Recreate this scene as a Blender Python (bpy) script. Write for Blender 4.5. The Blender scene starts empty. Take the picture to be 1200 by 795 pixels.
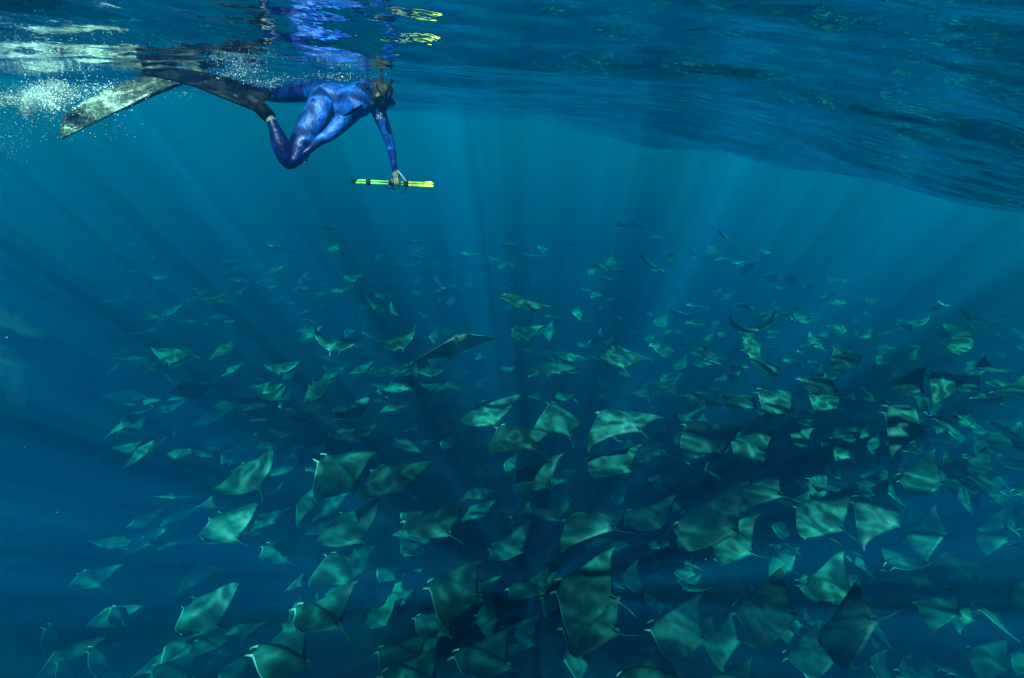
import bpy, bmesh, math, random
import numpy as np
from mathutils import Vector, Matrix
S=bpy.context.scene; C=S.collection
random.seed(7); NR=np.random.RandomState(7)
# ------------------------------------------------------------------ camera
W,H,F=1200.,795.,600.
CAM=Vector((0,0,-0.30)); PITCH=math.radians(-23.2); ROLL=math.radians(5)
cd=bpy.data.cameras.new('camera'); cam=bpy.data.objects.new('camera',cd); C.objects.link(cam)
cd.sensor_width=36; cd.lens=36*F/W; cd.clip_start=.02; cd.clip_end=2000
Rm=Matrix.Rotation(math.radians(90)+PITCH,3,'X')@Matrix.Rotation(ROLL,3,'Z')
cam.matrix_world=Matrix.Translation(CAM)@Rm.to_4x4(); S.camera=cam
def ray(px,py): return (Rm@Vector(((px-W/2)/F,(H/2-py)/F,-1))).normalized()
def at(px,py,Y):
    d=ray(px,py); return CAM+d*(Y/d.y)
# ------------------------------------------------------------------ sun, sky, exposure
d=ray(622,700); sun_el=math.asin(-d.z)
L=bpy.data.lights.new('sun','SUN'); L.energy=5; L.angle=math.radians(.5); L.color=(1,.97,.9)
so=bpy.data.objects.new('sun',L); C.objects.link(so); so.rotation_euler=(-d).to_track_quat('Z','Y').to_euler(); so.location=(0,-10,20)
w=bpy.data.worlds.new('World'); S.world=w; w.use_nodes=True
nt=w.node_tree; bg=nt.nodes['Background']; sk=nt.nodes.new('ShaderNodeTexSky'); sk.sky_type='NISHITA'; sk.sun_disc=False
sk.sun_elevation=sun_el; sk.sun_rotation=math.atan2(-d.x,-d.y); nt.links.new(sk.outputs[0],bg.inputs[0]); bg.inputs[1].default_value=.05
S.view_settings.view_transform='Standard'; S.view_settings.look='None'; S.view_settings.gamma=1; S.view_settings.exposure=.95
cy=S.cycles; cy.use_denoising=True; cy.volume_bounces=0; cy.transparent_max_bounces=16; cy.max_bounces=5; cy.diffuse_bounces=1; cy.glossy_bounces=2
# ------------------------------------------------------------------ helpers
def tag(o,label=None,cat=None,group=None,kind=None):
    if label: o['label']=label
    if cat: o['category']=cat
    if group: o['group']=group
    if kind: o['kind']=kind
    return o
def link(name,me,parent=None,mats=()):
    for m in mats: me.materials.append(m)
    o=bpy.data.objects.new(name,me); C.objects.link(o)
    if parent: o.parent=parent
    return o
def mat(name,col=(.5,.5,.5),rough=.5,spec=.5,metal=0):
    m=bpy.data.materials.new(name); m.use_nodes=True; b=m.node_tree.nodes['Principled BSDF']
    b.inputs['Base Color'].default_value=(*col,1); b.inputs['Roughness'].default_value=rough; b.inputs['Specular IOR Level'].default_value=spec; b.inputs['Metallic'].default_value=metal
    return m
def mottle(m,c1,c2,scale,detail=3,bump=0,bscale=None,lo=.35,hi=.65,coord='Object',stretch=None):
    t=m.node_tree; N=t.nodes.new; lk=t.links.new; b=t.nodes['Principled BSDF']
    tc=N('ShaderNodeTexCoord'); n=N('ShaderNodeTexNoise'); n.inputs['Scale'].default_value=scale; n.inputs['Detail'].default_value=detail
    src=tc.outputs[coord]
    if stretch:
        mp=N('ShaderNodeMapping'); mp.inputs['Scale'].default_value=stretch; lk(src,mp.inputs[0]); src=mp.outputs[0]
    lk(src,n.inputs['Vector']); r=N('ShaderNodeValToRGB'); r.color_ramp.elements[0].position=lo; r.color_ramp.elements[1].position=hi
    r.color_ramp.elements[0].color=(*c1,1); r.color_ramp.elements[1].color=(*c2,1); lk(n.outputs['Fac'],r.inputs[0]); lk(r.outputs[0],b.inputs['Base Color'])
    if bump:
        n2=N('ShaderNodeTexNoise'); n2.inputs['Scale'].default_value=bscale or scale*3; n2.inputs['Detail'].default_value=4; lk(src,n2.inputs['Vector'])
        bp=N('ShaderNodeBump'); bp.inputs['Strength'].default_value=bump; bp.inputs['Distance'].default_value=.02; lk(n2.outputs['Fac'],bp.inputs['Height']); lk(bp.outputs[0],b.inputs['Normal'])
    return m
def grid(xs,ys,zf,name,m):
    X,Y=np.meshgrid(xs,ys); Z=zf(X,Y); v=np.stack([X,Y,Z],-1).reshape(-1,3)
    nx,ny=len(xs),len(ys); i=np.arange(nx*ny).reshape(ny,nx)
    f=np.stack([i[:-1,:-1],i[:-1,1:],i[1:,1:],i[1:,:-1]],-1).reshape(-1,4)
    me=bpy.data.meshes.new(name); me.vertices.add(len(v)); me.vertices.foreach_set('co',v.ravel())
    me.loops.add(f.size); me.loops.foreach_set('vertex_index',f.ravel()); me.polygons.add(len(f)); me.polygons.foreach_set('loop_start',np.arange(0,f.size,4))
    me.polygons.foreach_set('use_smooth',np.ones(len(f),bool)); me.update(); return link(name,me,None,[m])
def tube(pts,rad,n=8,caps=True):
    """verts, faces of a tube through pts with radius per point"""
    V=[];Fc=[]; pts=[Vector(p) for p in pts]
    up=Vector((0.13,0.31,.94))
    for i,p in enumerate(pts):
        t=(pts[min(i+1,len(pts)-1)]-pts[max(i-1,0)]).normalized(); a=t.cross(up)
        if a.length<.05: a=t.cross(Vector((1,0,0)))
        a.normalize(); b=t.cross(a); r=rad[i] if hasattr(rad,'__len__') else rad
        for k in range(n):
            q=2*math.pi*k/n; V.append(p+a*math.cos(q)*r+b*math.sin(q)*r)
    for i in range(len(pts)-1):
        for k in range(n): Fc.append((i*n+k,i*n+(k+1)%n,(i+1)*n+(k+1)%n,(i+1)*n+k))
    if caps: Fc.append(tuple(range(n))[::-1]); Fc.append(tuple(range((len(pts)-1)*n,len(pts)*n)))
    return V,Fc
def mesh(name,V,Fc,smooth=True):
    me=bpy.data.meshes.new(name); me.from_pydata([tuple(v) for v in V],[],Fc)
    if smooth: me.polygons.foreach_set('use_smooth',[True]*len(me.polygons))
    me.update(); return me
def ellipsoid(c,r,rot=None,nu=14,nv=10,fn=None):
    V=[];Fc=[]
    for j in range(nv+1):
        th=math.pi*j/nv
        for i in range(nu):
            ph=2*math.pi*i/nu; q=Vector((math.sin(th)*math.cos(ph),math.sin(th)*math.sin(ph),math.cos(th)))
            s=fn(q) if fn else 1
            q=Vector((q.x*r[0]*s,q.y*r[1]*s,q.z*r[2]*s)); V.append(Vector(c)+(rot@q if rot else q))
    for j in range(nv):
        for i in range(nu): Fc.append((j*nu+i,(j+1)*nu+i,(j+1)*nu+(i+1)%nu,j*nu+(i+1)%nu))
    return V,Fc
def cat(*parts):
    V=[];Fc=[]
    for v,f in parts:
        o=len(V); V+=list(v); Fc+=[tuple(k+o for k in q) for q in f]
    return V,Fc
# ------------------------------------------------------------------ water surface, added sea floor, water body
def waves(X,Y):
    r=np.random.RandomState(9); Z=np.zeros_like(X); D=np.hypot(X,Y)
    for k in range(56):
        lam=0.22*1.085**k*(1+.1*r.rand()); th=math.radians(97)+r.randn()*.36; a=0.0033*lam**1.1*r.uniform(.5,1.4)
        ph=r.rand()*6.28
        fade=np.exp(-((D/(lam*40))**2))
        Z+=a*fade*np.sin(6.283/lam*(X*math.cos(th)+Y*math.sin(th))+ph+.7*np.sin(X/lam*.5+k))
    t=np.clip((X-.8)/5.2,0,1); t=t*t*(3-2*t)
    Z*=1+.4*t
    Z-=.62*t*np.exp(-((X-6.0).clip(0)/6)**2)
    t=np.clip((-X-2.4)/2.5,0,1); t=t*t*(3-2*t)
    Z-=.22*t*np.exp(-((-X-4.9).clip(0)/4)**2)
    return Z
g=np.linspace(-1,1,961); gx=8*g+76*np.sign(g)*np.abs(g)**6; gy=28+ (8*g+58*np.sign(g)*np.abs(g)**6)
gy=np.concatenate([np.linspace(-40,-5,30)[:-1],np.linspace(-5,9,760)[:-1],9+ (np.linspace(0,1,170)**2.2)*115])
m=bpy.data.materials.new('sea_surface'); m.use_nodes=True; t=m.node_tree; t.nodes.clear(); N=t.nodes.new; lk=t.links.new
def mth(op,a,b=None,c=None):
    n=N('ShaderNodeMath'); n.operation=op
    for i,x in enumerate((a,b,c)):
        if x is None: continue
        if isinstance(x,(int,float)): n.inputs[i].default_value=x
        else: lk(x,n.inputs[i])
    return n.outputs[0]
out=N('ShaderNodeOutputMaterial'); mix=N('ShaderNodeMixShader'); gl=N('ShaderNodeBsdfGlossy'); gl.inputs['Roughness'].default_value=.03; gl.inputs['Color'].default_value=(.9,.95,1,1)
tr=N('ShaderNodeBsdfTransparent'); fr=N('ShaderNodeFresnel'); fr.inputs[0].default_value=1.33
co=N('ShaderNodeTexCoord').outputs['Object']
mp=N('ShaderNodeMapping'); mp.inputs['Location'].default_value=(0,0,1.7); lk(co,mp.inputs[0]); co=mp.outputs[0]  # offset picks a painted light pattern that falls on diver, pole and splash
def noise(scale,detail,dist=0,vec=co):
    n=N('ShaderNodeTexNoise'); n.inputs['Scale'].default_value=scale; n.inputs['Detail'].default_value=detail; n.inputs['Distortion'].default_value=dist; lk(vec,n.inputs['Vector']); return n.outputs['Fac']
def rng(x,a,b,c,dd):
    n=N('ShaderNodeMapRange'); lk(x,n.inputs[0])
    for i,v in enumerate((a,b,c,dd)): n.inputs[i+1].default_value=v
    return n.outputs[0]
# noise in the transparent colour paints the ripples' focused light: bright lines, dim cells
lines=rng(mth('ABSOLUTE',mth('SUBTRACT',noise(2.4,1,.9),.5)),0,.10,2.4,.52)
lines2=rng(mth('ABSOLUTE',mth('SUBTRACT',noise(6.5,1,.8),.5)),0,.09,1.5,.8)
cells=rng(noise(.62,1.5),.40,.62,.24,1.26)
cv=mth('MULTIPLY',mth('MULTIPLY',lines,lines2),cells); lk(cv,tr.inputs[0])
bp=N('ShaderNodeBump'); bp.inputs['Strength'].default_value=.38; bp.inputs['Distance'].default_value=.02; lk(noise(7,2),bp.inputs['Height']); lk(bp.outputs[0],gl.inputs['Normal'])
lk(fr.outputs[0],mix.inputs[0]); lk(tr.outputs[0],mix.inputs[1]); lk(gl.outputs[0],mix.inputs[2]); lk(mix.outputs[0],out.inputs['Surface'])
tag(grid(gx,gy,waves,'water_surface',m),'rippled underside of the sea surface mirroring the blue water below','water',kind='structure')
mb=mottle(mat('added_black_floor',(.004,.004,.004),1,0),(.003,.0035,.003),(.006,.006,.006),.3)  # near-black floor put in to cut off the lit water below
tag(grid(np.linspace(-84,84,60),np.linspace(-42,124,60),lambda X,Y:-10.6+.15*np.sin(X*.13)*np.cos(Y*.11),'added_seabed',mb),'added black sea floor, set shallow to darken the deep water','added_seabed',kind='structure')
bm=bmesh.new(); bmesh.ops.create_cube(bm,size=1); me=bpy.data.meshes.new('haze'); bm.to_mesh(me); bm.free()
hm=bpy.data.materials.new('sea_water_haze'); hm.use_nodes=True; hm.node_tree.nodes.clear(); o=hm.node_tree.nodes.new('ShaderNodeOutputMaterial'); pv=hm.node_tree.nodes.new('ShaderNodeVolumePrincipled')
hm.node_tree.links.new(pv.outputs[0],o.inputs['Volume'])
pv.inputs['Color'].default_value=(.0006,.068,.210,1); pv.inputs['Absorption Color'].default_value=(0,.75,.785,1); pv.inputs['Density'].default_value=.142; pv.inputs['Anisotropy'].default_value=.12
hz=link('haze',me,None,[hm]); hz.location=(0,41,-5.8); hz.scale=(176,174,12.3); tag(hz,'blue sea water that fades far things','water haze',kind='stuff')
# x, y, z, yaw, pitch, roll, bend of left wing, bend of right wing, label
RAYS=[
(-1.86,4.746,-4.181,2.794,0.493,0.129,0.267,0.292,'pale teal kite-shaped ray with sparkling head, left of the one with long bright edge'),
(-1.283,4.869,-4.307,2.478,0.059,0.038,0.394,0.158,'long-winged ray with a bright curved leading edge, wing stretching up toward the dark centre gap'),
(-3.358,5.434,-4.963,2.518,0.116,-0.295,1.6,1.6,'broad dim ray with rounded rear corner, left of the pale teal kite-shaped ray'),
(-5.138,10.003,-8.323,2.59,0.254,-0.529,1.264,0.945,'small ray with one pointed wing raised, between the broad dim ray and pale kite-shaped ray'),
(-2.575,7.184,-5.448,2.601,-0.19,0.263,0.931,0.976,'shallow bowl-shaped ray with a thin white wing tip, just above the pale kite-shaped ray'),
(-1.892,5.041,-5.304,2.491,0.107,-0.09,1.261,1.6,'dim ray with a thin lit leading edge, directly below the long-winged ray'),
(-3.983,5.73,-6.178,2.619,0.339,-0.051,1.6,1.6,'dim square-winged ray whose raised tip shows a short white line'),
(-1.792,8.181,-6.206,2.61,0.131,0.386,0.424,0.355,'small dim leaf-shaped ray just above the tip of the long-winged ray'),
(-5.508,9.879,-7.532,2.592,0.454,0.231,1.079,0.603,'dim rounded ray with both wings curled, above the small ray with one pointed wing'),
(-6.773,9.407,-7.755,2.752,0.225,0.421,0.977,0.966,'small bright green ray at the left, lit along its trailing edge'),
(-0.723,4.21,-4.36,2.646,-0.108,0.294,0.803,1.004,'clear triangular ray with one tall pointed wing beside the dark gap in the middle'),
(-0.283,6.829,-4.505,2.185,0.176,-0.249,0.953,0.867,'kite-shaped ray with a white wing tip flicked up above it, mid school'),
(0.149,5.117,-3.739,2.414,0.076,0.144,0.038,-0.125,'smooth arched ray with drooping near wing, under the kite-shaped ray with flicked white tip'),
(0.79,6.367,-4.205,2.161,0.554,0.277,-0.151,-0.468,'rounded teal ray resting like a fan, right of the smooth arched ray'),
(0.483,6.166,-5.135,2.467,0.026,-0.099,0.811,0.783,'faint ghostly ray inside the light shaft below the fan-shaped ray'),
(0.731,6.179,-5.833,2.307,-0.361,0.212,1.483,1.076,'bluish cup-shaped ray with a bright near tip, in the central light shaft'),
(1.244,4.815,-3.208,2.194,-0.078,0.004,-0.607,-0.269,'large bright ray with arched back and swept drooping wing, tail lit, right of the shaft'),
(1.257,4.953,-3.901,2.532,-0.176,0.145,0.345,0.404,'square mottled ray tucked directly beneath the large bright arched ray'),
(2.908,8.619,-6.145,2.421,-0.252,-0.276,0.683,0.746,'dim ray half hidden behind the square mottled ray'),
(3.69,7.285,-4.156,2.378,-0.04,0.106,0.239,0.135,'small oval ray with rippling bright back and sparkling head, upper right of centre'),
(2.401,5.265,-3.619,2.173,0.249,-0.008,0.468,0.584,'large ray with very bright sparkling head lobes and straight white leading edge'),
(3.737,6.637,-4.651,2.485,0.356,-0.235,0.82,0.807,'rippled bright green ray with a dark raised wing, overlapping its neighbour with sparkling lobes'),
(2.997,4.914,-4.078,2.452,-0.343,0.14,0.162,0.173,'broad murky ray lying below the rippled ray with dark raised wing'),
(1.889,3.644,-3.501,2.302,-0.378,-0.217,0.718,0.387,'large mottled ray with long straight leading edge rising to a far tip'),
(3.317,5.611,-5.504,2.388,-0.026,-0.254,0.725,0.576,'half covered ray whose wing shows under the large mottled ray'),
(4.037,5.179,-4.562,2.172,-0.023,-0.287,0.651,0.773,'ray with a vertical white leading edge and shadowed back, right of the broad murky ray'),
(1.922,5.271,-4.946,2.362,-0.179,0.092,0.77,0.874,"small murky ray touching the bright drooping ray's tail"),
(0.913,3.912,-3.848,2.407,-0.369,0.12,-0.073,-0.253,'bright green arched ray with a white hooked near wing tip, beside the central shaft'),
(5.643,6.44,-3.792,2.575,0.358,-0.353,-0.816,-0.426,'brightly veined green ray with caustic net on its back, on the right'),
(6.269,8.301,-5.513,2.276,0.183,-0.124,0.135,0.242,'faintly veined ray left of the brightly veined green ray'),
(8.016,9.191,-6.92,2.19,-0.214,-0.292,0.561,0.855,'small triangular ray just above the bright hanging triangular ray'),
(4.824,5.31,-4.521,2.273,0.064,-0.166,-0.651,-0.935,'bright mottled triangular ray hanging from two sparkling white head lobes'),
(6.42,6.586,-4.882,2.33,-0.381,-0.364,0.971,0.779,'ray with one tall narrow wing and a glowing tail base, right side'),
(9.649,8.978,-6.152,2.035,-0.382,-0.501,1.026,0.823,'black shaded ray silhouette with a single pointed wing'),
(10.026,9.071,-5.424,2.129,-0.258,-0.245,0.245,0.582,'ray with a net of light lines near the right edge, right of the black silhouette'),
(6.114,5.829,-5.285,2.288,-0.803,-0.264,0.133,0.302,'patchy lit ray with glowing head, under the ray with the tall narrow wing'),
(10.556,8.77,-7.667,2.068,-0.399,-0.796,0.868,1.034,'narrow green ray standing on its wing near the right edge'),
(20.12,20.815,-11.908,2.417,0.449,-0.243,0.063,0.241,'tiny lit wing right of the brightly veined ray'),
(21.567,19.609,-14.781,2.229,0.219,-0.173,0.101,0.234,'tiny murky ray below the black silhouette'),
(14.343,11.717,-8.615,2.066,-0.172,-0.599,0.541,0.987,'ray cut by the right edge below the net-lined ray'),
(-8.495,7.706,-9.986,2.766,0.303,0.356,0.944,0.66,'dark green ray with one long wing held out, alone at lower left'),
(-6.845,8.575,-10.638,2.291,0.176,-0.127,-1.176,-0.751,'bright teal ray with both wings drooping in an arch, lower left'),
(-3.782,4.683,-6.666,2.762,0.339,-0.029,1.6,1.6,'large dim kite-shaped ray directly under the arched teal ray'),
(-9.143,8.667,-12.403,2.624,0.672,0.745,0.621,0.054,'faint rounded ray between the two lower-left neighbours'),
(-8.213,6.461,-10.081,2.684,0.813,0.804,0.567,-0.075,'very dark ray with a thin tail near the lower left corner'),
(-8.906,7.006,-11.929,2.805,0.753,0.701,0.652,0.09,'dark ray cut by the bottom edge at the lower left corner'),
(-6.983,6.058,-9.949,2.931,0.795,0.589,0.679,0.129,'dark ray with upturned corner wing above the bottom edge at lower left'),
(-4.273,4.511,-7.677,3.148,0.363,0.526,0.463,0.173,'jagged looking ray rising from the bottom edge, tail and wing up'),
(-3.969,6.945,-7.935,2.711,0.244,0.186,1.277,1.245,'dim rounded ray above and left of the ray with drooped tail wing'),
(-2.1,5.187,-6.192,2.377,0.285,0.403,0.193,-0.14,'kite-shaped ray flying above the square ray, with a drooping near wing'),
(-1.892,3.961,-5.553,2.81,0.122,0.522,0.49,1.6,'large smooth square ray with glittering head lobes, lower left of centre'),
(-2.045,3.381,-5.429,3.121,0.28,0.485,0.415,0.098,'large ray with two sparkling white lobes, its straight wing rising to the square ray'),
(-2.516,8.24,-11.107,2.551,-0.019,-0.037,1.484,1.6,'dim half-moon ray right of the large smooth square ray'),
(-1.033,4.162,-6.358,2.88,-0.095,0.489,0.372,0.137,'dim square ray behind the bottom-edge ray with a curved white edge'),
(-0.725,3.282,-5.418,2.937,-0.08,0.486,0.598,0.225,'ray at the bottom edge with a long curved white leading edge'),
(-0.381,3.879,-4.88,2.927,0.072,0.218,0.177,0.081,'clear teal square ray with bright hooked wing tips and sparkling lobes, bottom centre left'),
(-0.034,3.313,-5.105,2.863,-0.101,0.497,0.596,0.481,'green ray with sparkling head near the bottom edge, in front of a dimmer one'),
(0.485,5.384,-7.499,2.772,-0.012,0.324,0.358,0.265,'dim ray behind the green sparkling ray near the bottom'),
(0.507,5.225,-6.329,2.704,-0.327,0.4,0.334,0.814,'pale blue ray at the foot of the light shaft'),
(0.859,3.431,-4.228,2.733,-0.19,-0.003,0.177,0.267,'largest tall diamond ray with long straight wing down, right of the light shaft'),
(0.972,3.427,-4.688,2.698,-0.366,0.256,0.383,0.167,'dark ray directly beneath the largest tall diamond ray'),
(-0.831,5.325,-7.335,2.692,0.06,0.467,0.514,0.232,'very dim ray below the clear teal square ray'),
(0.188,5.834,-6.229,2.646,-0.325,0.09,0.75,0.721,"dim ray with one raised wing left of the light shaft's foot"),
(1.928,3.684,-4.961,2.671,-0.258,0.174,0.489,0.388,'diamond ray with evenly lit back and glowing tail base, bottom right of centre'),
(2.624,3.565,-4.431,2.594,-0.446,-0.012,0.337,0.324,'bright mottled diamond ray with dark leading shadow and sparkling lobes'),
(1.531,3.177,-4.952,2.878,-0.393,0.464,0.459,0.189,'dark ray entering from the bottom edge with a bright head spark'),
(2.964,4.168,-6.356,2.585,-0.632,0.357,0.372,0.195,'ray at the bottom edge with a smooth bright arched leading edge'),
(3.146,4.933,-6.504,2.693,-0.18,0.015,0.113,0.123,'dark ray between the two bright diamond rays'),
(4.019,4.42,-6.122,2.697,-0.467,0.234,0.53,0.594,'mottled ray with faint lobes, half under the long diagonal-edged ray'),
(3.068,3.155,-4.09,2.612,-0.974,0.039,0.388,0.122,'long diagonal-edged ray with glowing lower corner, bottom right'),
(4.447,5.079,-5.652,2.506,-0.292,-0.142,1.389,1.04,'glowing green ray with vivid sparkling lobes above the long diagonal-edged ray'),
(6.959,5.926,-6.742,2.243,-0.307,-0.155,0.185,0.358,'round murky ray among the crowd in the lower right'),
(10.873,7.96,-8.345,1.83,-0.621,-0.77,0.46,0.971,'yellow-green sparkling ray at the right edge'),
(12.2,9.752,-13.582,2.461,-0.662,0.023,0.606,0.902,'small ray tail-down at the bottom edge of the right crowd'),
(8.799,6.346,-8.33,2.156,-0.249,-0.247,0.143,0.335,'tall lit ray standing near the bottom right corner'),
(7.836,7.205,-10.208,2.229,-0.508,-0.214,0.624,0.795,'streaked ray cut by the bottom edge in the right crowd'),
(7.451,6.75,-6.88,2.197,-0.362,-0.174,0.322,0.497,'dark rounded ray above the round murky ray'),
(0.064,7.021,-2.728,2.31,0.193,0.269,0.292,0.209,'bright leaf-shaped ray highest in the middle, veined back, curled tip'),
(-0.64,5.471,-2.783,5.162,0.913,0.166,-0.004,-0.128,'large leaf-shaped bright ray with long drooping left tip, in the upper school'),
(-2.449,9.983,-4.921,5.1,-0.151,0.225,1.291,1.521,'U-shaped ray with both tips raised, left of the large leaf-shaped ray'),
(-3.624,12.653,-7.097,2.393,0.109,0.252,0.54,1.6,'flat ray stacked over the scoop-shaped ray'),
(-2.12,8.935,-5.32,2.392,-0.053,-0.273,1.225,1.543,'scoop-shaped ray with hooked upright tip, below the U-shaped ray'),
(-2.473,15.388,-8.946,4.657,-0.024,0.056,0.36,0.327,'thin crescent seen edge on, right of the scoop-shaped ray'),
(-5.572,10,-6.692,5.312,-0.23,0.019,0.914,1.341,'wide smile-shaped ray with both tips raised, left part of the school'),
(-7.12,11.205,-7.674,2.555,0.163,0.376,0.151,-0.147,'dim flat ray just left of the smile-shaped ray'),
(-3.024,8.121,-4.184,4.806,-0.006,0.044,1.365,1.6,'brightest bowl-shaped ray with a glint on its snout, left of centre'),
(-6.359,12.769,-7.268,4.889,-0.193,0.215,0.596,0.721,'faint bowl-shaped ray between the smile-shaped and brightest bowl-shaped rays'),
(-5.291,13.681,-7.727,2.591,-0.154,0.072,0.727,0.663,'ray with a hooked pale wing, just under the brightest bowl-shaped ray'),
(-2.798,7.79,-5.311,2.781,-0.001,0.06,0.509,0.652,'ray with a tall hooked tip above the shallow bowl-shaped ray'),
(-4.338,9.086,-6.323,2.757,0.036,0.329,0.925,0.769,'dim tray-shaped ray with small upturned tip, right of the smile-shaped ray'),
(-4.284,14.704,-5.883,5.185,-0.34,-0.756,0.155,0.675,'small ray with a dark wing straight up, above the U-shaped ray'),
(0.911,9.397,-4.88,1.93,-0.035,0.013,0.182,0.289,'flat diamond ray with lit belly corner, centre right of the shaft'),
(1.787,14.063,-6.735,1.759,0.165,0.133,0.413,0.247,'thin ray skimming just above the flat diamond ray'),
(2.212,9.46,-4.538,1.857,0.527,0.033,0.711,0.461,'veined round-backed ray right of the thin skimming ray'),
(0.234,11.08,-4.91,2.542,0.397,-0.073,0.657,0.624,'ghostly ray between the two bright leaf-shaped rays'),
(2.673,8.278,-4.601,1.696,-0.095,-0.447,1.059,0.835,'bright bent ray with one wing pointing up and away, right of centre'),
(3.323,10.349,-4.635,2.761,0.072,0.058,0.039,-0.006,'small oval lit ray above the bright bent ray'),
(3.93,10.197,-4.476,2.073,-0.194,-0.04,0.916,1.58,'dim ray with a black pointed wing, right of the small oval ray'),
(4.221,8.624,-3.421,1.681,-0.36,-0.085,1.6,1.6,'striped ray with a bright left wing up and dark right wing up'),
(4.294,8.017,-3.805,2.193,0.397,0.256,0.256,0.083,'oval ribbed ray slanting down to the right'),
(4.927,11.637,-6.542,2.643,0.639,-0.301,-0.525,-0.356,'small ray with a straight pale edge above the sparkling-headed large ray'),
(4.118,7.032,-3.956,2.43,0.257,-0.033,0.021,0.047,'broad streaky ray right of the small oval rippling ray'),
(6.45,9.181,-4.006,2.22,0.554,-0.114,-0.208,-0.118,'veined triangular ray with a V-shaped pale edge, right part'),
(4.899,7.364,-3.782,2.401,0.068,0.045,0.162,0.168,'striped ray leaning over a second striped ray, right part'),
(6.054,8.77,-4.773,2.301,0.105,-0.033,0.039,0.079,'lower of the two stacked striped rays'),
(13.641,21.436,-5.555,4.139,-0.428,0.318,1.571,1.479,'small distant ray with two fins straight up, one lit and one dark'),
(14.147,19.028,-6.867,1.658,-0.178,0.149,1.057,1.006,'distant ray showing one bright triangular fin'),
(7.828,9.199,-4.509,2.316,0.011,-0.331,0.831,0.851,'ray with sparkling head and a dark wing lifted, right side'),
(8.22,8.896,-4.233,2.539,0.458,-0.331,-0.596,-0.442,'ray with a long vertical lit edge, right of the ray with sparkling lifted dark wing'),
(9.734,10.07,-4.702,2.253,0.186,-0.213,0.47,0.615,'ray with bright head and broad black wing near the right side'),
(10.24,11.12,-4.212,2.3,-0.23,-0.467,0.653,0.78,'dim ray alone in the blue above the right-hand crowd'),
(15.663,19.162,-6.326,4.526,-0.198,0.244,1.6,1.6,'dim distant ray with both fins lifted, left of the lone ray in the blue'),
(-9.158,12.246,-6.915,4.652,-0.555,-0.069,0.764,0.516,'faint boxy ray at the left fringe of the school'),
(-10.849,13.797,-9.705,2.552,-0.002,0.118,1.6,0.989,'small green ray with a lit wing at the left fringe, below the boxy ray'),
(-17.531,22.986,-14.056,2.457,0.372,0.72,0.539,0.035,'tiny ray between the boxy ray and small green ray'),
(-17.821,21.642,-12.528,2.651,0.316,-0.098,0.747,1.019,'dim ray outermost on the left fringe'),
(-14.5,20.698,-9.853,3.094,0.722,-0.033,0.483,0.472,'small mottled ray above the boxy ray'),
(3.234,22.364,-7.102,1.85,-0.017,-0.033,0.458,0.672,'small bright edge-on ray near the top of the school, right of the leaf-shaped one'),
(8.432,24.695,-5.667,3.567,0.172,-0.312,0.587,0.718,'farthest upper ray with one bright fin tip up'),
(-3.967,24.978,-8.144,4.003,0.291,-0.482,0.512,0.671,'distant ray with a single lit fin standing in the shaft'),
(-21.58,28.158,-11.177,2.837,0.226,0.573,0.724,0.309,'small distant lit fin at the far left'),
(-15.276,27.827,-10.168,4.213,0.354,-0.162,0.377,0.454,"bright spark-like distant ray under the diver's knee"),
(9.55,21.69,-5.482,1.848,-0.051,0.133,0.336,0.281,'thin distant ray above the striped ray with both wings up'),
(3.234,12.412,-3.311,2.012,0.144,0.426,0.465,0.145,'thin angled distant ray left of the farthest upper fin'),
(12.683,23.881,-7.69,3.395,0.056,0.006,1.035,0.801,'distant ray with a lit fin beside the striped ray with both wings up'),
(2.088,12.64,-3.538,2.054,0.002,0.173,0.199,0.183,'faint long ray near the top of the school'),
(-2.014,18.562,-5.007,2.042,-0.045,0.104,0.308,0.326,'faint distant edge-on ray at the head of the shaft'),
(0.436,18.646,-4.863,1.998,-0.087,0.092,0.27,0.26,'faint distant edge-on ray right of the shaft')]
# ------------------------------------------------------------------ devil rays
rb=mottle(mat('ray_back',(.1,.2,.15),.55,.25),(.004,.046,.042),(.008,.086,.074),5,4,.3,30)
rbl=mottle(mat('ray_belly',(.6,.62,.55),.5,.4),(.08,.20,.17),(.14,.30,.25),4,2)
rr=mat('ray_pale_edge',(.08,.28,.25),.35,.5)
rl=mat('ray_lobe_glint',(.09,.24,.19),.08,1.0)  # pale colour paints the head glints onto the lobes
re=mat('ray_eye',(.01,.01,.012),.1,.8)
SS=[0,.06,.12,.17,.22,.30,.40,.52,.64,.75,.85,.93,1.0]
LE_S=[0,.12,.18,.26,.40,.55,.70,.84,.94,1.0]; LE=[.215,.235,.215,.180,.135,.085,.035,-.025,-.075,-.130]
TE_S=[0,.06,.12,.22,.36,.55,.75,.90,1.0]; TE=[-.275,-.27,-.245,-.222,-.197,-.162,-.128,-.118,-.138]
VV=[0,.025,.12,.26,.42,.58,.74,.88,1.0]
def arc(a,s,n=12):
    if s<=0: return 0.,0.,0.
    q=np.linspace(0,s,n); th=a*q**1.3; mm=(th[1:]+th[:-1])/2
    return .55*s*float(np.mean(np.cos(mm))),.55*s*float(np.mean(np.sin(mm))),a*s**1.3
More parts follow.
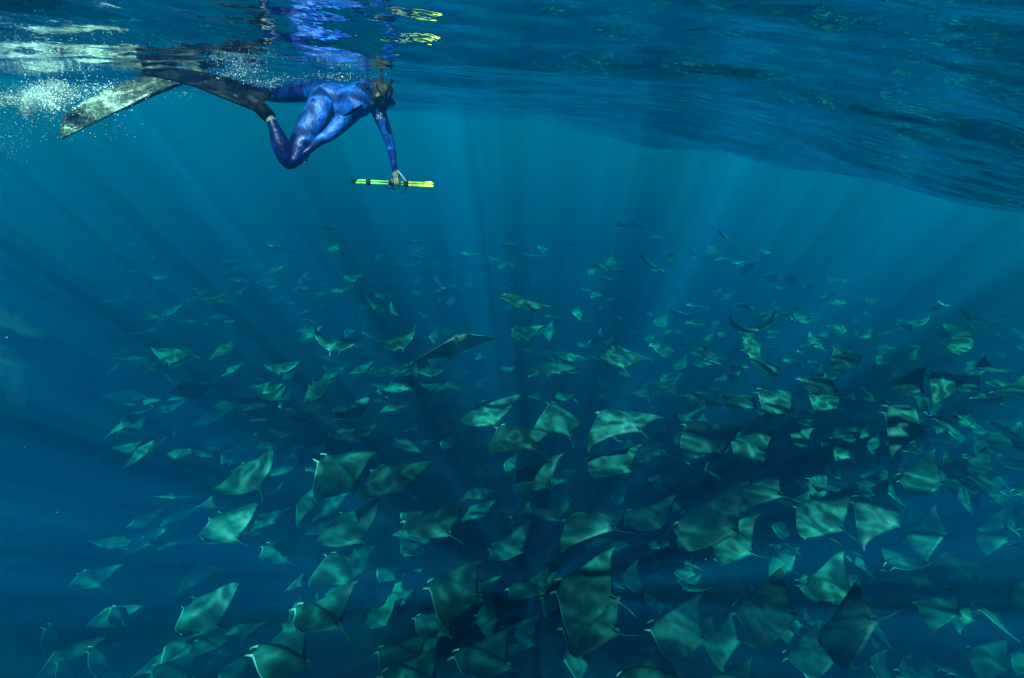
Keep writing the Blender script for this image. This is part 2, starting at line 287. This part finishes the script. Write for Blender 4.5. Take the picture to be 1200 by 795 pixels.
def ray_mesh(aL,aR,twist=.15,name='devil_ray',SS=SS,VV=VV):
    cols=[(-1,s) for s in SS[:0:-1]]+[(1,s) for s in SS]
    nc,nv=len(cols),len(VV); V=[];Fc=[];MI=[]
    for face in (1,-1):
        for sd,s in cols:
            y,z,th=arc(aL if sd>0 else aR,s); y*=sd
            xl=float(np.interp(s,LE_S,LE)); xt=float(np.interp(s,TE_S,TE))
            nrm=(-math.sin(th)*sd,math.cos(th))
            body=.100*math.exp(-(s/.16)**2)+.020*math.exp(-(s/.5)**2)+.003
            for v in VV:
                x=xl+(xt-xl)*v; pf=math.sin(math.pi*min(v**.62,1))**.75 if 0<v<1 else 0
                if face>0: h=body*pf*.62
                else: h=-body*pf*.38
                cam_=.035*math.sin(math.pi*v)*s*(1-s)*2 - twist*(x+.1)*s*.6
                yy=y+nrm[0]*(h+cam_); zz=z+nrm[1]*(h+cam_)
                V.append((x,yy,zz))
    for fi,face in enumerate((1,-1)):
        o=fi*nc*nv
        for i in range(nc-1):
            for j in range(nv-1):
                a,b,c_,d_=o+i*nv+j,o+(i+1)*nv+j,o+(i+1)*nv+j+1,o+i*nv+j+1
                Fc.append((a,b,c_,d_) if face<0 else (a,d_,c_,b))
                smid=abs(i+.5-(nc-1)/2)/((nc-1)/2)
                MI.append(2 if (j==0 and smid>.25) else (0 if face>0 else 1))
    me=mesh(name,V,Fc); me.polygons.foreach_set('material_index',MI)
    bm=bmesh.new(); bm.from_mesh(me); bmesh.ops.remove_doubles(bm,verts=bm.verts,dist=.0006); bmesh.ops.recalc_face_normals(bm,faces=bm.faces); bm.to_mesh(me); bm.free()
    me.polygons.foreach_set('use_smooth',[True]*len(me.polygons))
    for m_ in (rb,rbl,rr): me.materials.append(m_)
    return me
def lobe_mesh(sd,curl):
    pts=[(.19,.075*sd,.0),(.225,.078*sd,-.003),(.255,.076*sd,-.010-curl*.3),(.28,.070*sd,-.022-curl*.8),(.29,.062*sd,-.036-curl)]
    V,Fc=tube(pts,[.020,.014,.010,.008,.003],8)
    V=[Vector((v.x,pts[0][1]+(v.y-pts[0][1])*.45 if i<8 else v.y*.6+.4*pts[min(i//8,4)][1],v.z)) for i,v in enumerate(V)]
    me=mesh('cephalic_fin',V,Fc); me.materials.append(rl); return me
def tail_mesh(b):
    pts=[(-.25,0,.006),(-.30,0,.004),(-.34,b*.015,-.004),(-.40,b*.04,-.012),(-.46,b*.08,-.03)]
    V,Fc=tube(pts,[.011,.005,.0035,.0025,.001],6)
    fin=([(-.20,0,.02),(-.26,0,.055),(-.285,0,.05),(-.275,0,.012),(-.20,.006,.015),(-.275,.006,.012)],[(0,1,2,3),(0,4,5,3)])
    me=mesh('tail',*cat((V,Fc),fin)); me.materials.append(rb); return me
def eye_mesh(sd):
    me=mesh('eye',*ellipsoid((.185,.105*sd,.006),(.013,.008,.011),None,8,6)); me.materials.append(re); return me
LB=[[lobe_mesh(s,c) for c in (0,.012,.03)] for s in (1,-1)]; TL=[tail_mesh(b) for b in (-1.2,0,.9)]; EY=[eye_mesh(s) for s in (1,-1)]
GR='school of devil rays sweeping below the diver'
def rotm(yaw,pitch,roll): return Matrix.Rotation(yaw,3,'Z')@Matrix.Rotation(-pitch,3,'Y')@Matrix.Rotation(roll,3,'X')
for k,(x,y,z,ya,pi_,ro,aL,aR,lab) in enumerate(RAYS):
    p=Vector((x,y,z)); dist=(p-CAM).length; sc=1.
    if dist>26: sc=26/dist; p=CAM+(p-CAM)*sc
    if p.z<-9.7: q_=(9.7+CAM.z)/(-p.z+CAM.z); sc*=q_; p=CAM+(p-CAM)*q_
    o=link('devil_ray',ray_mesh(aL,aR,.15+.1*math.sin(k)))
    o.matrix_world=Matrix.Translation(p)@rotm(ya,pi_,ro).to_4x4()@Matrix.Scale(sc*1.08,4)
    tag(o,lab,'devil ray',GR)
    link('tail',TL[k%3],o)
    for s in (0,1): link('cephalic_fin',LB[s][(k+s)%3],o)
    if dist<9:
        for s in (0,1): link('eye',EY[s],o)
# farther and deeper members of the school
def pix(p):
    v=Rm.transposed()@(Vector(p)-CAM); return W/2+F*v.x/-v.z,H/2-F*v.y/-v.z
def short(s):
    s=s.split(',')[0].split(); out_=s[:9]
    while out_[-1] in ('a','an','the','with','of','and','its','to','in','on','just','its','one','under','from','right','left','two','large','near','brightly','sparkling','bright','dim','small','over','above','below','at','between'): out_.pop()
    return ' '.join(out_)
MARK=[]
for q in RAYS:
    x_,y_=pix(q[:3]); MARK.append((x_,y_,short(q[8])))
cnt={}
for q in MARK: cnt[q[2]]=cnt.get(q[2],0)+1
MARK=[q for q in MARK if cnt[q[2]]==1]; USED=set()
def namer(px,py,far):
    for q in sorted(MARK,key=lambda q:(q[0]-px)**2+(q[1]-py)**2)[:14]:
        dx,dy=px-q[0],py-q[1]
        rel=('right of' if dx>0 else 'left of') if abs(dx)>abs(dy) else ('below' if dy>0 else 'above')
        k_=(rel,q[2])
        if k_ in USED: continue
        USED.add(k_); return '%s ray %s the %s'%('faint distant' if far else 'dim deep',rel,q[2])
    return 'small hazy devil ray far off among the dim depths of the school'
FAR='hazy devil rays in the depth of the school'
def join_small(aL,aR,k):
    me=ray_mesh(aL,aR,.2); bm=bmesh.new(); bm.from_mesh(me)
    for q,mi in ((TL[k%3],0),(LB[0][k%3],2),(LB[1][k%3],2)):
        n0=len(bm.faces); bm.from_mesh(q); bm.faces.ensure_lookup_table()
        for f in bm.faces[n0:]: f.material_index=mi
    bm.to_mesh(me); bm.free(); return me
VAR=[join_small(random.uniform(-.5,1.4),random.uniform(-.5,1.4),k) for k in range(16)]
n=0
while n<168:
    px=random.uniform(150,1215) if n%3 else random.uniform(700,1215)
    top=262+max(0,(px-820))*.36+max(0,(330-px))*.32
    if n<95: py=top+25+(random.random()**1.1)*190; D=max(random.uniform(12,14.5),random.uniform(19,29)-max(0,py-300)*.06)
    else: py=random.uniform(max(top,430),800); D=random.uniform(10.6,13)+max(0,(620-py))*.02
    p=CAM+ray(px,py)*D
    if p.z<-9.8 or p.z>-1.2: continue
    if px<160 and random.random()<.7: continue
    o=bpy.data.objects.new('devil_ray',VAR[n%16]); C.objects.link(o)
    o.location=p; o.rotation_euler=rotm(random.gauss(2.65,.45),random.gauss(0,.25),random.gauss(.1,.35)).to_euler(); s_=random.uniform(.78,1.02)*(1.0 if n<95 else .95); o.scale=(s_,)*3
    tag(o,namer(px,py,n<95),'devil ray',FAR); n+=1

# the mass of the school below the ones that can be told apart
S2=[0,.12,.25,.5,.8,1.0]; V2=[0,.1,.35,.7,1.0]
LOW=[]
for k in range(8):
    me=ray_mesh(random.uniform(-.3,1.1),random.uniform(-.3,1.1),.2,'low',S2,V2); me.calc_loop_triangles()
    LOW.append((np.array([tuple(v.co) for v in me.vertices]),np.array([tuple(q.vertices) for q in me.loop_triangles]),np.array([me.polygons[q.polygon_index].material_index for q in me.loop_triangles])))
VS,FS,MS=[],[],[]; off=0; n=0
while n<470:
    z=-random.uniform(9.0,10.1); y=random.uniform(2.5,30); x=random.uniform(-.66,.95)*(y+6)
    if n>=330:
        qx=random.uniform(130,1200); tp=262+max(0,(qx-820))*.34+max(0,(330-qx))*.25; q_=CAM+ray(qx,tp+random.random()*225+random.gauss(10,12))*random.uniform(19,34); x,y,z=q_
        if z<-10 or z>-1.5: continue
    elif x<-4-.1*y and random.random()<.25: continue
    v,f,mi=LOW[n%8]; R_=np.array(rotm(random.gauss(2.65,.4),random.gauss(0,.2),random.gauss(.1,.3))); s_=random.uniform(.85,1.1)*(1.2 if n>=330 else 1)
    VS.append(v@R_.T*s_+np.array([x,y,z])); FS.append(f+off); MS.append(mi); off+=len(v); n+=1
V=np.concatenate(VS); Fq=np.concatenate(FS).astype(np.int32); MI=np.concatenate(MS).astype(np.int32)
me=bpy.data.meshes.new('deep_school'); me.vertices.add(len(V)); me.vertices.foreach_set('co',V.ravel()); me.loops.add(Fq.size); me.loops.foreach_set('vertex_index',Fq.ravel()); me.polygons.add(len(Fq)); me.polygons.foreach_set('loop_start',np.arange(0,Fq.size,3,dtype=np.int32)); me.polygons.foreach_set('material_index',MI); me.polygons.foreach_set('use_smooth',np.ones(len(Fq),bool)); me.update()
tag(link('deep_ray_school',me,None,[rb,rbl,rr]),'mass of devil rays deep below, fading into the dark water','devil rays',kind='stuff')
# ------------------------------------------------------------------ the diver
suit=mottle(mat('blue_wetsuit',(.01,.08,.6),.5,.35),(.003,.032,.22),(.006,.078,.36),10,3,.55,26,coord='Object',stretch=(2.2,1,1))
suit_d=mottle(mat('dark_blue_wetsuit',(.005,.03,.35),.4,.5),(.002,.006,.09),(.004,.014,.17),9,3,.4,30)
skin=mat('skin',(.34,.28,.20),.5,.3); hairm=mottle(mat('hair',(.4,.3,.12),.6),(.04,.032,.018),(.15,.115,.055),60,3,.8,90,stretch=(1,1,4))
black=mat('black_rubber',(.004,.005,.007),.6,.12); glass=mat('mask_glass',(.02,.06,.08),.05,.9)
dv=bpy.data.objects.new('person',None); C.objects.link(dv); dv.location=at(400,112,5.08)
tag(dv,'snorkelling diver in blue wetsuit and long fins floating just under the surface','person')
# joints: name -> (px, py, depth, radius_a, radius_b)
J={'pelvis':(386,108,5.12,.145,.16),'waist':(404,119,5.12,.19,.165),'chest':(420,119,5.12,.185,.19),'collar':(435,107,5.08,.085,.12),'neck':(441,106,5.08,.055,.058),
'skull':(445,108,5.06,.085,.08),'crown':(452,116,5.05,.075,.07),
'hipR':(381,117,4.98,.13,.125),'thighR':(362,153,4.80,.13,.12),'kneeR':(338,197,4.62,.085,.082),'calfR':(330,173,4.62,.10,.095),'ankleR':(321,148,4.66,.045,.046),'heelR':(316,138,4.68,.043,.043),'ballR':(303,124,4.72,.030,.045),'toeR':(295,117,4.75,.02,.04),
'hipL':(378,106,5.24,.115,.11),'thighL':(350,108,5.30,.098,.095),'kneeL':(322,113,5.38,.068,.065),'calfL':(300,107,5.42,.06,.06),'ankleL':(274,101,5.42,.04,.04),'ballL':(252,96,5.40,.03,.04),
'shR':(417,128,4.90,.082,.082),'armR':(403,142,4.84,.078,.075),'elbR':(386,158,4.77,.060,.058),'foreR':(374,165,4.73,.043,.043),'wriR':(362,176,4.68,.029,.031),'palmR':(356,182,4.66,.022,.038),
'shL':(440,122,5.14,.085,.085),'armL':(449,145,5.15,.066,.064),'elbL':(457,168,5.18,.05,.05),'foreL':(460,182,5.17,.042,.042),'wriL':(462,197,5.16,.027,.029),'palmL':(464,205,5.15,.020,.036)}
E_=[('pelvis','waist'),('waist','chest'),('chest','collar'),('collar','neck'),('neck','skull'),('skull','crown'),('pelvis','hipR'),('hipR','thighR'),('thighR','kneeR'),('kneeR','calfR'),('calfR','ankleR'),('ankleR','heelR'),('heelR','ballR'),('ballR','toeR'),
('pelvis','hipL'),('hipL','thighL'),('thighL','kneeL'),('kneeL','calfL'),('calfL','ankleL'),('ankleL','ballL'),('chest','shR'),('shR','armR'),('armR','elbR'),('elbR','foreR'),('foreR','wriR'),('wriR','palmR'),('chest','shL'),('shL','armL'),('armL','elbL'),('elbL','foreL'),('foreL','wriL'),('wriL','palmL')]
names=list(J); P={k:at(*J[k][:3]) for k in names}; rad={k:J[k][3:5] for k in names}
# hand fingers: chains rooted in the palm
rodA,rodB=at(413,212.5,5.13),at(508,217,5.13); rdir=(rodB-rodA).normalized(); grip=rodA+(rodB-rodA)*.535
def finger(root,base,mids,r):
    prev=root
    for i,q in enumerate(mids):
        nm=base+str(i); names.append(nm); P[nm]=q; rad[nm]=(r*(1-.1*i),)*2; E_.append((prev,nm)); prev=nm
down=(P['palmL']-P['wriL']).normalized(); side=rdir; toc=(CAM-P['palmL']).normalized(); toc=(toc-down*toc.dot(down)).normalized()
for i,(off,ln) in enumerate(((-.028,.85),(-.010,1.),(.009,.95),(.027,.8))):
    b=grip+side*off
    finger('palmL','fL%d'%i,[b-down*.028+toc*.024,b+toc*.032*1.0+down*.004,b+down*.026+toc*.018*ln,b+down*.028-toc*.008*ln],.0095)
finger('palmL','tL',[P['palmL']+side*.03-toc*.012,grip+side*.035-down*.012-toc*.024,grip+side*.030+down*.016-toc*.026],.0105)
dR=(P['palmR']-P['wriR']).normalized(); sR=dR.cross((CAM-P['palmR']).normalized()).normalized(); cR=(CAM-P['palmR']).normalized()
for i,(off,ln) in enumerate(((-.028,.060),(-.009,.072),(.010,.068),(.028,.052))):
    b=P['palmR']+sR*off+dR*.035
    finger('palmR','fR%d'%i,[b,b+dR*ln*.5-cR*.006,b+dR*ln*.85-cR*.022],.009)
finger('palmR','tR',[P['palmR']-sR*.035+dR*.004,P['palmR']-sR*.052+dR*.03,P['palmR']-sR*.05+dR*.052],.0105)
me=bpy.data.meshes.new('body'); me.from_pydata([P[n_]-dv.location for n_ in names],[(names.index(a),names.index(b)) for a,b in E_],[])
bo=bpy.data.objects.new('body',me); C.objects.link(bo)
bo.modifiers.new('skin','SKIN').use_smooth_shade=True
sv=me.skin_vertices[0].data
for i,n_ in enumerate(names): sv[i].radius=rad[n_]; sv[i].use_root=(n_=='pelvis')
sb=bo.modifiers.new('sub','SUBSURF'); sb.levels=2; sb.render_levels=2
dg=bpy.context.evaluated_depsgraph_get(); me2=bpy.data.meshes.new_from_object(bo.evaluated_get(dg)); bo.modifiers.clear(); bo.data=me2; bo.parent=dv
me2.materials.clear()
for m_ in (suit,suit_d,skin): me2.materials.append(m_)
JP=np.array([tuple(P[n_]-dv.location) for n_ in names]); sk_idx={i for i,n_ in enumerate(names) if n_.startswith(('palmL','fL','tL','heelR','ballR','toeR','skull','crown'))}
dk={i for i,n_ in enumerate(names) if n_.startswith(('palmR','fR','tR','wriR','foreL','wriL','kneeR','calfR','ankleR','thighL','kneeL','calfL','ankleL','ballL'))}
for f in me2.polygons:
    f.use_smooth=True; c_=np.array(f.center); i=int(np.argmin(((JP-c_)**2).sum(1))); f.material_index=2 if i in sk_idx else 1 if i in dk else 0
# head details: hair, mask with strap, face pieces
hc=P['skull'].lerp(P['crown'],.45)-dv.location; hd=(P['crown']-P['skull']).normalized()
fwd=Vector((.55,0,-.83)).normalized(); upv=Vector((.83,0,.55)).normalized(); lat=Vector((0,-1,0))   # face looks down and ahead
M3=Matrix((fwd,lat,upv)).transposed()
V,Fc=ellipsoid(hc-fwd*.012+upv*.005,(.098,.088,.112),M3,22,16,lambda q:1+.05*math.sin(q.x*17+q.z*9)*math.sin(q.y*15)+(.0 if q.x<.25 else -.16))
link('hair',mesh('hair',V,Fc),dv,[hairm])
hp=[]
for i in range(26):
    a=random.uniform(-1.1,1.1); b=random.uniform(-.8,.8); s0=hc-fwd*.08*math.cos(a)+upv*(.03+.06*math.sin(b))+lat*.08*math.sin(a); e=s0-fwd*random.uniform(.01,.05)+upv*random.uniform(.02,.07)+Vector((-.05,0,.0))
    hp.append(tube([s0,s0.lerp(e,.5)+Vector((0,0,.012)),e],[.008,.006,.002],5))
link('hair_strands',mesh('hair_strands',*cat(*hp)),dv,[hairm])
mk=bpy.data.objects.new('diving_mask',None); C.objects.link(mk); mk.parent=dv; mk.location=hc+fwd*.085+upv*.012
def boxv(M,c,sx,sy,sz,tap=1.):
    V=[Vector(c)+M@Vector((x*sx,y*sy*(tap if x>0 else 1),z*sz*(tap if x>0 else 1))) for x in(-1,1) for y in(-1,1) for z in(-1,1)]
    return V,[(0,1,3,2),(4,6,7,5),(0,4,5,1),(2,3,7,6),(0,2,6,4),(1,5,7,3)]
fr_=link('mask_frame',mesh('mask_frame',*cat(boxv(M3,(0,0,0),.032,.082,.045,.92),boxv(M3,fwd*.01-upv*.05,.028,.022,.022,.8)),smooth=False),mk,[black])
fr_.modifiers.new('b','BEVEL').width=.01
link('mask_glass',mesh('mask_glass',*boxv(M3,fwd*.034,.003,.066,.032),smooth=False),mk,[glass])
st=[hc-mk.location+M3@Vector((.105*math.cos(a),.096*math.sin(a),.012)) for a in np.linspace(.6,2*math.pi-.6,20)]
link('mask_strap',mesh('mask_strap',*tube(st,.009,6)),mk,[black])
sn=bpy.data.objects.new('snorkel',None); C.objects.link(sn)
ps=[hc+fwd*.11-upv*.06+lat*.02,hc+fwd*.13-upv*.075+lat*.06,hc+fwd*.10-upv*.05+lat*.10,hc+fwd*.03+upv*.06+lat*.115,hc-fwd*.01+upv*.12+lat*.115,hc-fwd*.04+upv*.17+lat*.11]
bpy.data.objects.remove(sn)
link('snorkel',mesh('snorkel',*tube(ps,.0115,10)),dv,[black])
link('ear',mesh('ear',*ellipsoid(hc+lat*.088-upv*.01-fwd*.005,(.018,.008,.03),M3,10,8)),dv,[skin])
link('nose',mesh('nose',*ellipsoid(hc+fwd*.105-upv*.035,(.018,.014,.022),M3,10,8)),dv,[skin])
link('lips',mesh('lips',*ellipsoid(hc+fwd*.088-upv*.072,(.012,.026,.010),M3,10,8)),dv,[mat('lips',(.5,.2,.17),.4)])
# zip cord along the upper back, collar and cuffs
zc=[at(417,99,4.99),at(421,98,4.96),at(426,101,4.94),at(430,103,4.93),at(434,104,4.93),at(432,100,4.95),at(427,98,4.98)]
link('zip_cord',mesh('zip_cord',*tube([q-dv.location for q in zc],.006,6)),dv,[black])
def cuff(a,b,r,m_,nm,t0=.0,t1=1.):
    q=[P[a].lerp(P[b],t)-dv.location for t in (t0,(t0+t1)/2,t1)]; return link(nm,mesh(nm,*tube(q,r,16)),dv,[m_])
seam=mat('pale_seam',(.25,.55,.8),.5)
# fins: lofted blades with real thickness and raised side rails
def blade(rows,name,m_,parent,th=.008):
    V=[];Fc=[];nw=9
    R_=[]
    for (u,l,Yu,Yl) in rows: R_.append((at(*u,Yu)-dv.location,at(*l,Yl)-dv.location))
    for sgn in (1,-1):
        for i,(a,b) in enumerate(R_):
            t_=(R_[min(i+1,len(R_)-1)][0]-R_[max(i-1,0)][0]); n_=t_.cross(b-a).normalized()
            for k in range(nw):
                q=k/(nw-1); rail=.010 if k in(0,nw-1) else .0; rib=.004 if k in (3,5) else 0
                V.append(a.lerp(b,q)+n_*sgn*(th*.5+rail*(1-i/len(R_)*.6)+rib+.012*math.sin(q*math.pi)*sgn))
    nr=len(R_); o_=nr*nw
    for i in range(nr-1):
        for k in range(nw-1):
            a=i*nw+k; Fc.append((a,a+1,a+nw+1,a+nw)); Fc.append((o_+a,o_+a+nw,o_+a+nw+1,o_+a+1))
        Fc.append((i*nw,(i+1)*nw,o_+(i+1)*nw,o_+i*nw)); e=nw-1; Fc.append((i*nw+e,o_+i*nw+e,o_+(i+1)*nw+e,(i+1)*nw+e))
    for k in range(nw-1):
        Fc.append((k,o_+k,o_+k+1,k+1)); e=(nr-1)*nw; Fc.append((e+k,e+k+1,o_+e+k+1,o_+e+k))
    return link(name,mesh(name,V,Fc),parent,[m_])
def lerp_rows(rows,n_):
    out_=[]
    for i in range(len(rows)-1):
        for j in range(n_):
            q=j/n_; a,b=rows[i],rows[i+1]
            out_.append(tuple((a[k][0]+(b[k][0]-a[k][0])*q,a[k][1]+(b[k][1]-a[k][1])*q) for k in(0,1))+tuple(a[k]+(b[k]-a[k])*q for k in(2,3)))
    return out_+[rows[-1]]
camo=mottle(mat('worn_black_fin',(.01,.01,.015),.7,.08),(.003,.004,.006),(.07,.11,.13),11,5,.3,40,.67,.73,stretch=(1,1,2))
pale=mottle(mat('mottled_pale_fin',(.4,.4,.3),.4,.5),(.08,.11,.09),(.40,.41,.31),26,8,.7,60,.38,.60,stretch=(1,1,2))
fN=bpy.data.objects.new('swim_fin',None); C.objects.link(fN); fN.parent=dv; fN['label']='near black swim fin with pale scuffs'
blade(lerp_rows([((318,112),(300,130),4.86,4.66),((296,102),(285,124),4.88,4.68),((270,93),(255,112),4.92,4.70),((240,86),(228,101),4.95,4.72),((205,81),(200,93),4.97,4.76),((168,82),(166,87),4.98,4.80)],3),'fin_blade',camo,fN)
pk=[P['heelR'].lerp(P['ballR'],-.05),P['heelR'].lerp(P['ballR'],.5),P['ballR'],P['toeR'],at(286,112,4.77)]
V,Fc=tube([q-dv.location for q in pk],[.054,.060,.058,.052,.030],14); link('foot_pocket',mesh('foot_pocket',V,Fc),fN,[black])
fF=bpy.data.objects.new('swim_fin',None); C.objects.link(fF); fF.parent=dv; fF['label']='far mottled grey swim fin with its tip pointing down'
blade(lerp_rows([((245,84),(240,98),5.46,5.34),((215,84),(212,98),5.44,5.30),((177,88),(180,110),5.36,5.20),((130,104),(139,130),5.22,5.06),((98,120),(104,147),5.12,4.98),((74,138),(72,163),5.04,4.92)],3),'fin_blade',pale,fF)
bpts=[(212,98.5),(180,110.8),(150,125.5),(139,130.5)]
link('fin_rail',mesh('fin_rail',*tube([at(x,y,Y)-dv.location for (x,y),Y in zip(bpts,(5.29,5.19,5.10,5.05))],[.016,.015,.012,.004],8)),fF,[black])
V,Fc=tube([q-dv.location for q in (P['ankleL'].lerp(P['ballL'],.3),P['ballL'],at(240,92,5.40),at(232,91,5.40))],[.052,.055,.045,.02],14); link('foot_pocket',mesh('foot_pocket',V,Fc),fF,[black])
# ------------------------------------------------------------------ the yellow-green pole in the hand
pole=bpy.data.objects.new('diving_pole',None); C.objects.link(pole); pole.location=grip
tag(pole,'double-rod yellow and green pole with black wraps and a cord, gripped in the diver\'s hand','diving pole')
ygr=mottle(mat('green_rod',(.12,.55,.10),.35),(.16,.50,.06),(.34,.68,.10),30,2); yel=mat('yellow_rod',(.95,.92,.05),.3)
uu=rdir.cross(ray(460,214)).normalized()
if uu.z<0: uu=-uu
LN=(rodB-rodA).length
def along(t,u=0.,v=0.): return rodA+rdir*LN*t+uu*u+toc*v-grip
for s_ in (1,-1):
    link('rod',mesh('rod',*tube([along(0,s_*.0115),along(.3,s_*.0115),along(.675,s_*.0115)],.0088,12)),pole,[ygr])
    link('bright_rod',mesh('bright_rod',*tube([along(.675,s_*.0125),along(.8,s_*.0125),along(1.,s_*.0125)],.0115,12)),pole,[yel])
link('end_cap',mesh('end_cap',*tube([along(-.01),along(.012)],.022,12)),pole,[ygr])
wt=mat('white_cap',(.9,.9,.8),.3)
link('tip_clip',mesh('tip_clip',*tube([along(.90,.026),along(.98,.026)],.006,8)),pole,[wt])
for t_ in (.20,.665):
    link('wrap',mesh('wrap',*tube([along(t_-.028),along(t_-.015),along(t_+.015),along(t_+.028)],[.022,.031,.031,.022],14)),pole,[black])
link('grip_block',mesh('grip_block',*tube([along(.45,.0),along(.47,.0),along(.58,.0),along(.60,.0)],[.018,.024,.024,.018],14)),pole,[black])
lv=[at(466,200,5.12)-grip,at(471,206,5.11)-grip,at(476,213,5.10)-grip]; link('lever',mesh('lever',*tube(lv,.006,8)),pole,[wt])
cords=[[(450,217),(453,220),(459,221.5),(466,221),(472,218.5),(476,216)],[(460,218),(461,221),(464,225),(468,227),(473,225.5),(476,221),(477,216)],[(460,206),(460.5,214),(459,220)]]
for c_ in cords: link('cord',mesh('cord',*tube([at(x,y,5.09)-grip for x,y in c_],.0042,6)),pole,[black])
# ------------------------------------------------------------------ bubbles, foam and drifting specks
bub=bpy.data.materials.new('bubble_white'); bub.use_nodes=True; t=bub.node_tree; b=t.nodes['Principled BSDF']; b.inputs['Base Color'].default_value=(.9,.94,.9,1); b.inputs['Roughness'].default_value=.08; b.inputs['Specular IOR Level'].default_value=1.
mixb=t.nodes.new('ShaderNodeMixShader'); tb=t.nodes.new('ShaderNodeBsdfTransparent'); mixb.inputs[0].default_value=.82; t.links.new(tb.outputs[0],mixb.inputs[1]); t.links.new(b.outputs[0],mixb.inputs[2]); t.links.new(mixb.outputs[0],t.nodes['Material Output'].inputs[0])
bm=bmesh.new(); bmesh.ops.create_icosphere(bm,subdivisions=1,radius=1); bmesh.ops.triangulate(bm,faces=bm.faces); bm.verts.ensure_lookup_table()
IV=np.array([tuple(v.co) for v in bm.verts]); IF=np.array([[v.index for v in f.verts] for f in bm.faces]); bm.free()
def cloud(name,P_,R_,m_,label,c_):
    P_=np.array(P_,float); R_=np.array(R_,float); n_=len(P_); V=(P_[:,None,:]+IV[None]*R_[:,None,None]).reshape(-1,3); Fq=(IF[None]+np.arange(n_)[:,None,None]*len(IV)).reshape(-1,3)
    me=bpy.data.meshes.new(name); me.vertices.add(len(V)); me.vertices.foreach_set('co',V.ravel()); me.loops.add(Fq.size); me.loops.foreach_set('vertex_index',Fq.ravel().astype(np.int32)); me.polygons.add(len(Fq)); me.polygons.foreach_set('loop_start',np.arange(0,Fq.size,3)); me.polygons.foreach_set('use_smooth',np.ones(len(Fq),bool)); me.update()
    return tag(link(name,me,None,[m_]),label,c_,kind='stuff')
bp_,br_=[],[]
def puff(px,py,sx,sy,n_,Y,sY,r0,r1,rot=0):
    for _ in range(n_):
        a,b_=random.gauss(0,1),random.gauss(0,1); x=px+a*sx*math.cos(rot)-b_*sy*math.sin(rot); y=py+a*sx*math.sin(rot)+b_*sy*math.cos(rot)
        q=at(x,y,Y+random.gauss(0,sY))
        if q.z>-.02 : continue
        bp_.append(tuple(q)); br_.append(r0+(r1-r0)*random.random()**3)
puff(63,113,9,8,4200,4.9,.08,.002,.007)
puff(33,122,5,7,1700,4.8,.07,.002,.006,.4)
puff(44,110,16,5,1300,4.9,.15,.002,.006)
puff(8,118,8,4,500,4.7,.1,.002,.008)
puff(70,112,42,9,1500,4.9,.25,.0015,.006)
puff(120,104,45,4,600,5.1,.15,.0015,.006,-.15)
puff(45,140,25,12,260,4.8,.3,.0015,.005)
puff(15,170,14,18,120,4.6,.3,.0015,.005)
puff(285,82,13,5,420,5.0,.10,.0015,.006)
puff(255,90,20,3,220,5.0,.08,.0015,.005)
puff(308,96,16,5,300,4.95,.1,.0015,.005)
puff(215,106,10,6,40,4.8,.1,.002,.004)
puff(130,150,14,9,40,4.7,.2,.002,.004)
puff(390,90,30,3,260,4.92,.05,.0012,.004)
puff(444,137,2.5,3,30,4.95,.03,.002,.005)
cloud('bubbles',bp_,br_,bub,'white bubbles and foam churned up by the diver\'s fins at the surface','bubbles')
sp,sr=[],[]
for _ in range(60):
    D=random.uniform(1.2,9); q=CAM+ray(random.uniform(0,1200),random.uniform(120,795))*D; sp.append(tuple(q)); sr.append(random.uniform(.0004,.0010)*D**.6)
cloud('plankton_specks',sp,sr,mat('speck',(.5,.7,.6),.4),'tiny pale specks drifting in the water','specks')
# ------------------------------------------------------------------ glints by the rays' heads are painted as pale colour on the lobes

# milky cloud drifting in at the left edge
sv_=bpy.data.materials.new('milky_silt'); sv_.use_nodes=True; sv_.node_tree.nodes.clear(); o_=sv_.node_tree.nodes.new('ShaderNodeOutputMaterial'); p_=sv_.node_tree.nodes.new('ShaderNodeVolumePrincipled'); sv_.node_tree.links.new(p_.outputs[0],o_.inputs['Volume'])
p_.inputs['Color'].default_value=(.25,.85,.62,1); p_.inputs['Density'].default_value=.3
def lump(q): return 1+.16*math.sin(q.x*5+q.z*4)+.13*math.sin(q.y*6-q.z*7+1)+.08*math.sin(q.x*11+q.y*9)
cl=[((-6,383),(.30,.30,.34)),((22,398),(.20,.22,.17)),((14,428),(.13,.2,.30)),((42,390),(.16,.2,.10)),((20,462),(.08,.15,.22))]
c0=at(0,390,6.0); cp=cat(*[ellipsoid(at(x,y,6.0)-c0,r_,None,28,18,lump) for (x,y),r_ in cl[:1]])
sc_=bpy.data.objects.new('silt_cloud',None); C.objects.link(sc_); sc_.location=c0; tag(sc_,'milky green cloud of silt drifting at the left edge','silt cloud',kind='stuff')
for (x,y),r_ in cl: link('silt_puff',mesh('silt_puff',*ellipsoid(at(x,y,6.0)-c0,r_,None,28,18,lump)),sc_,[sv_])
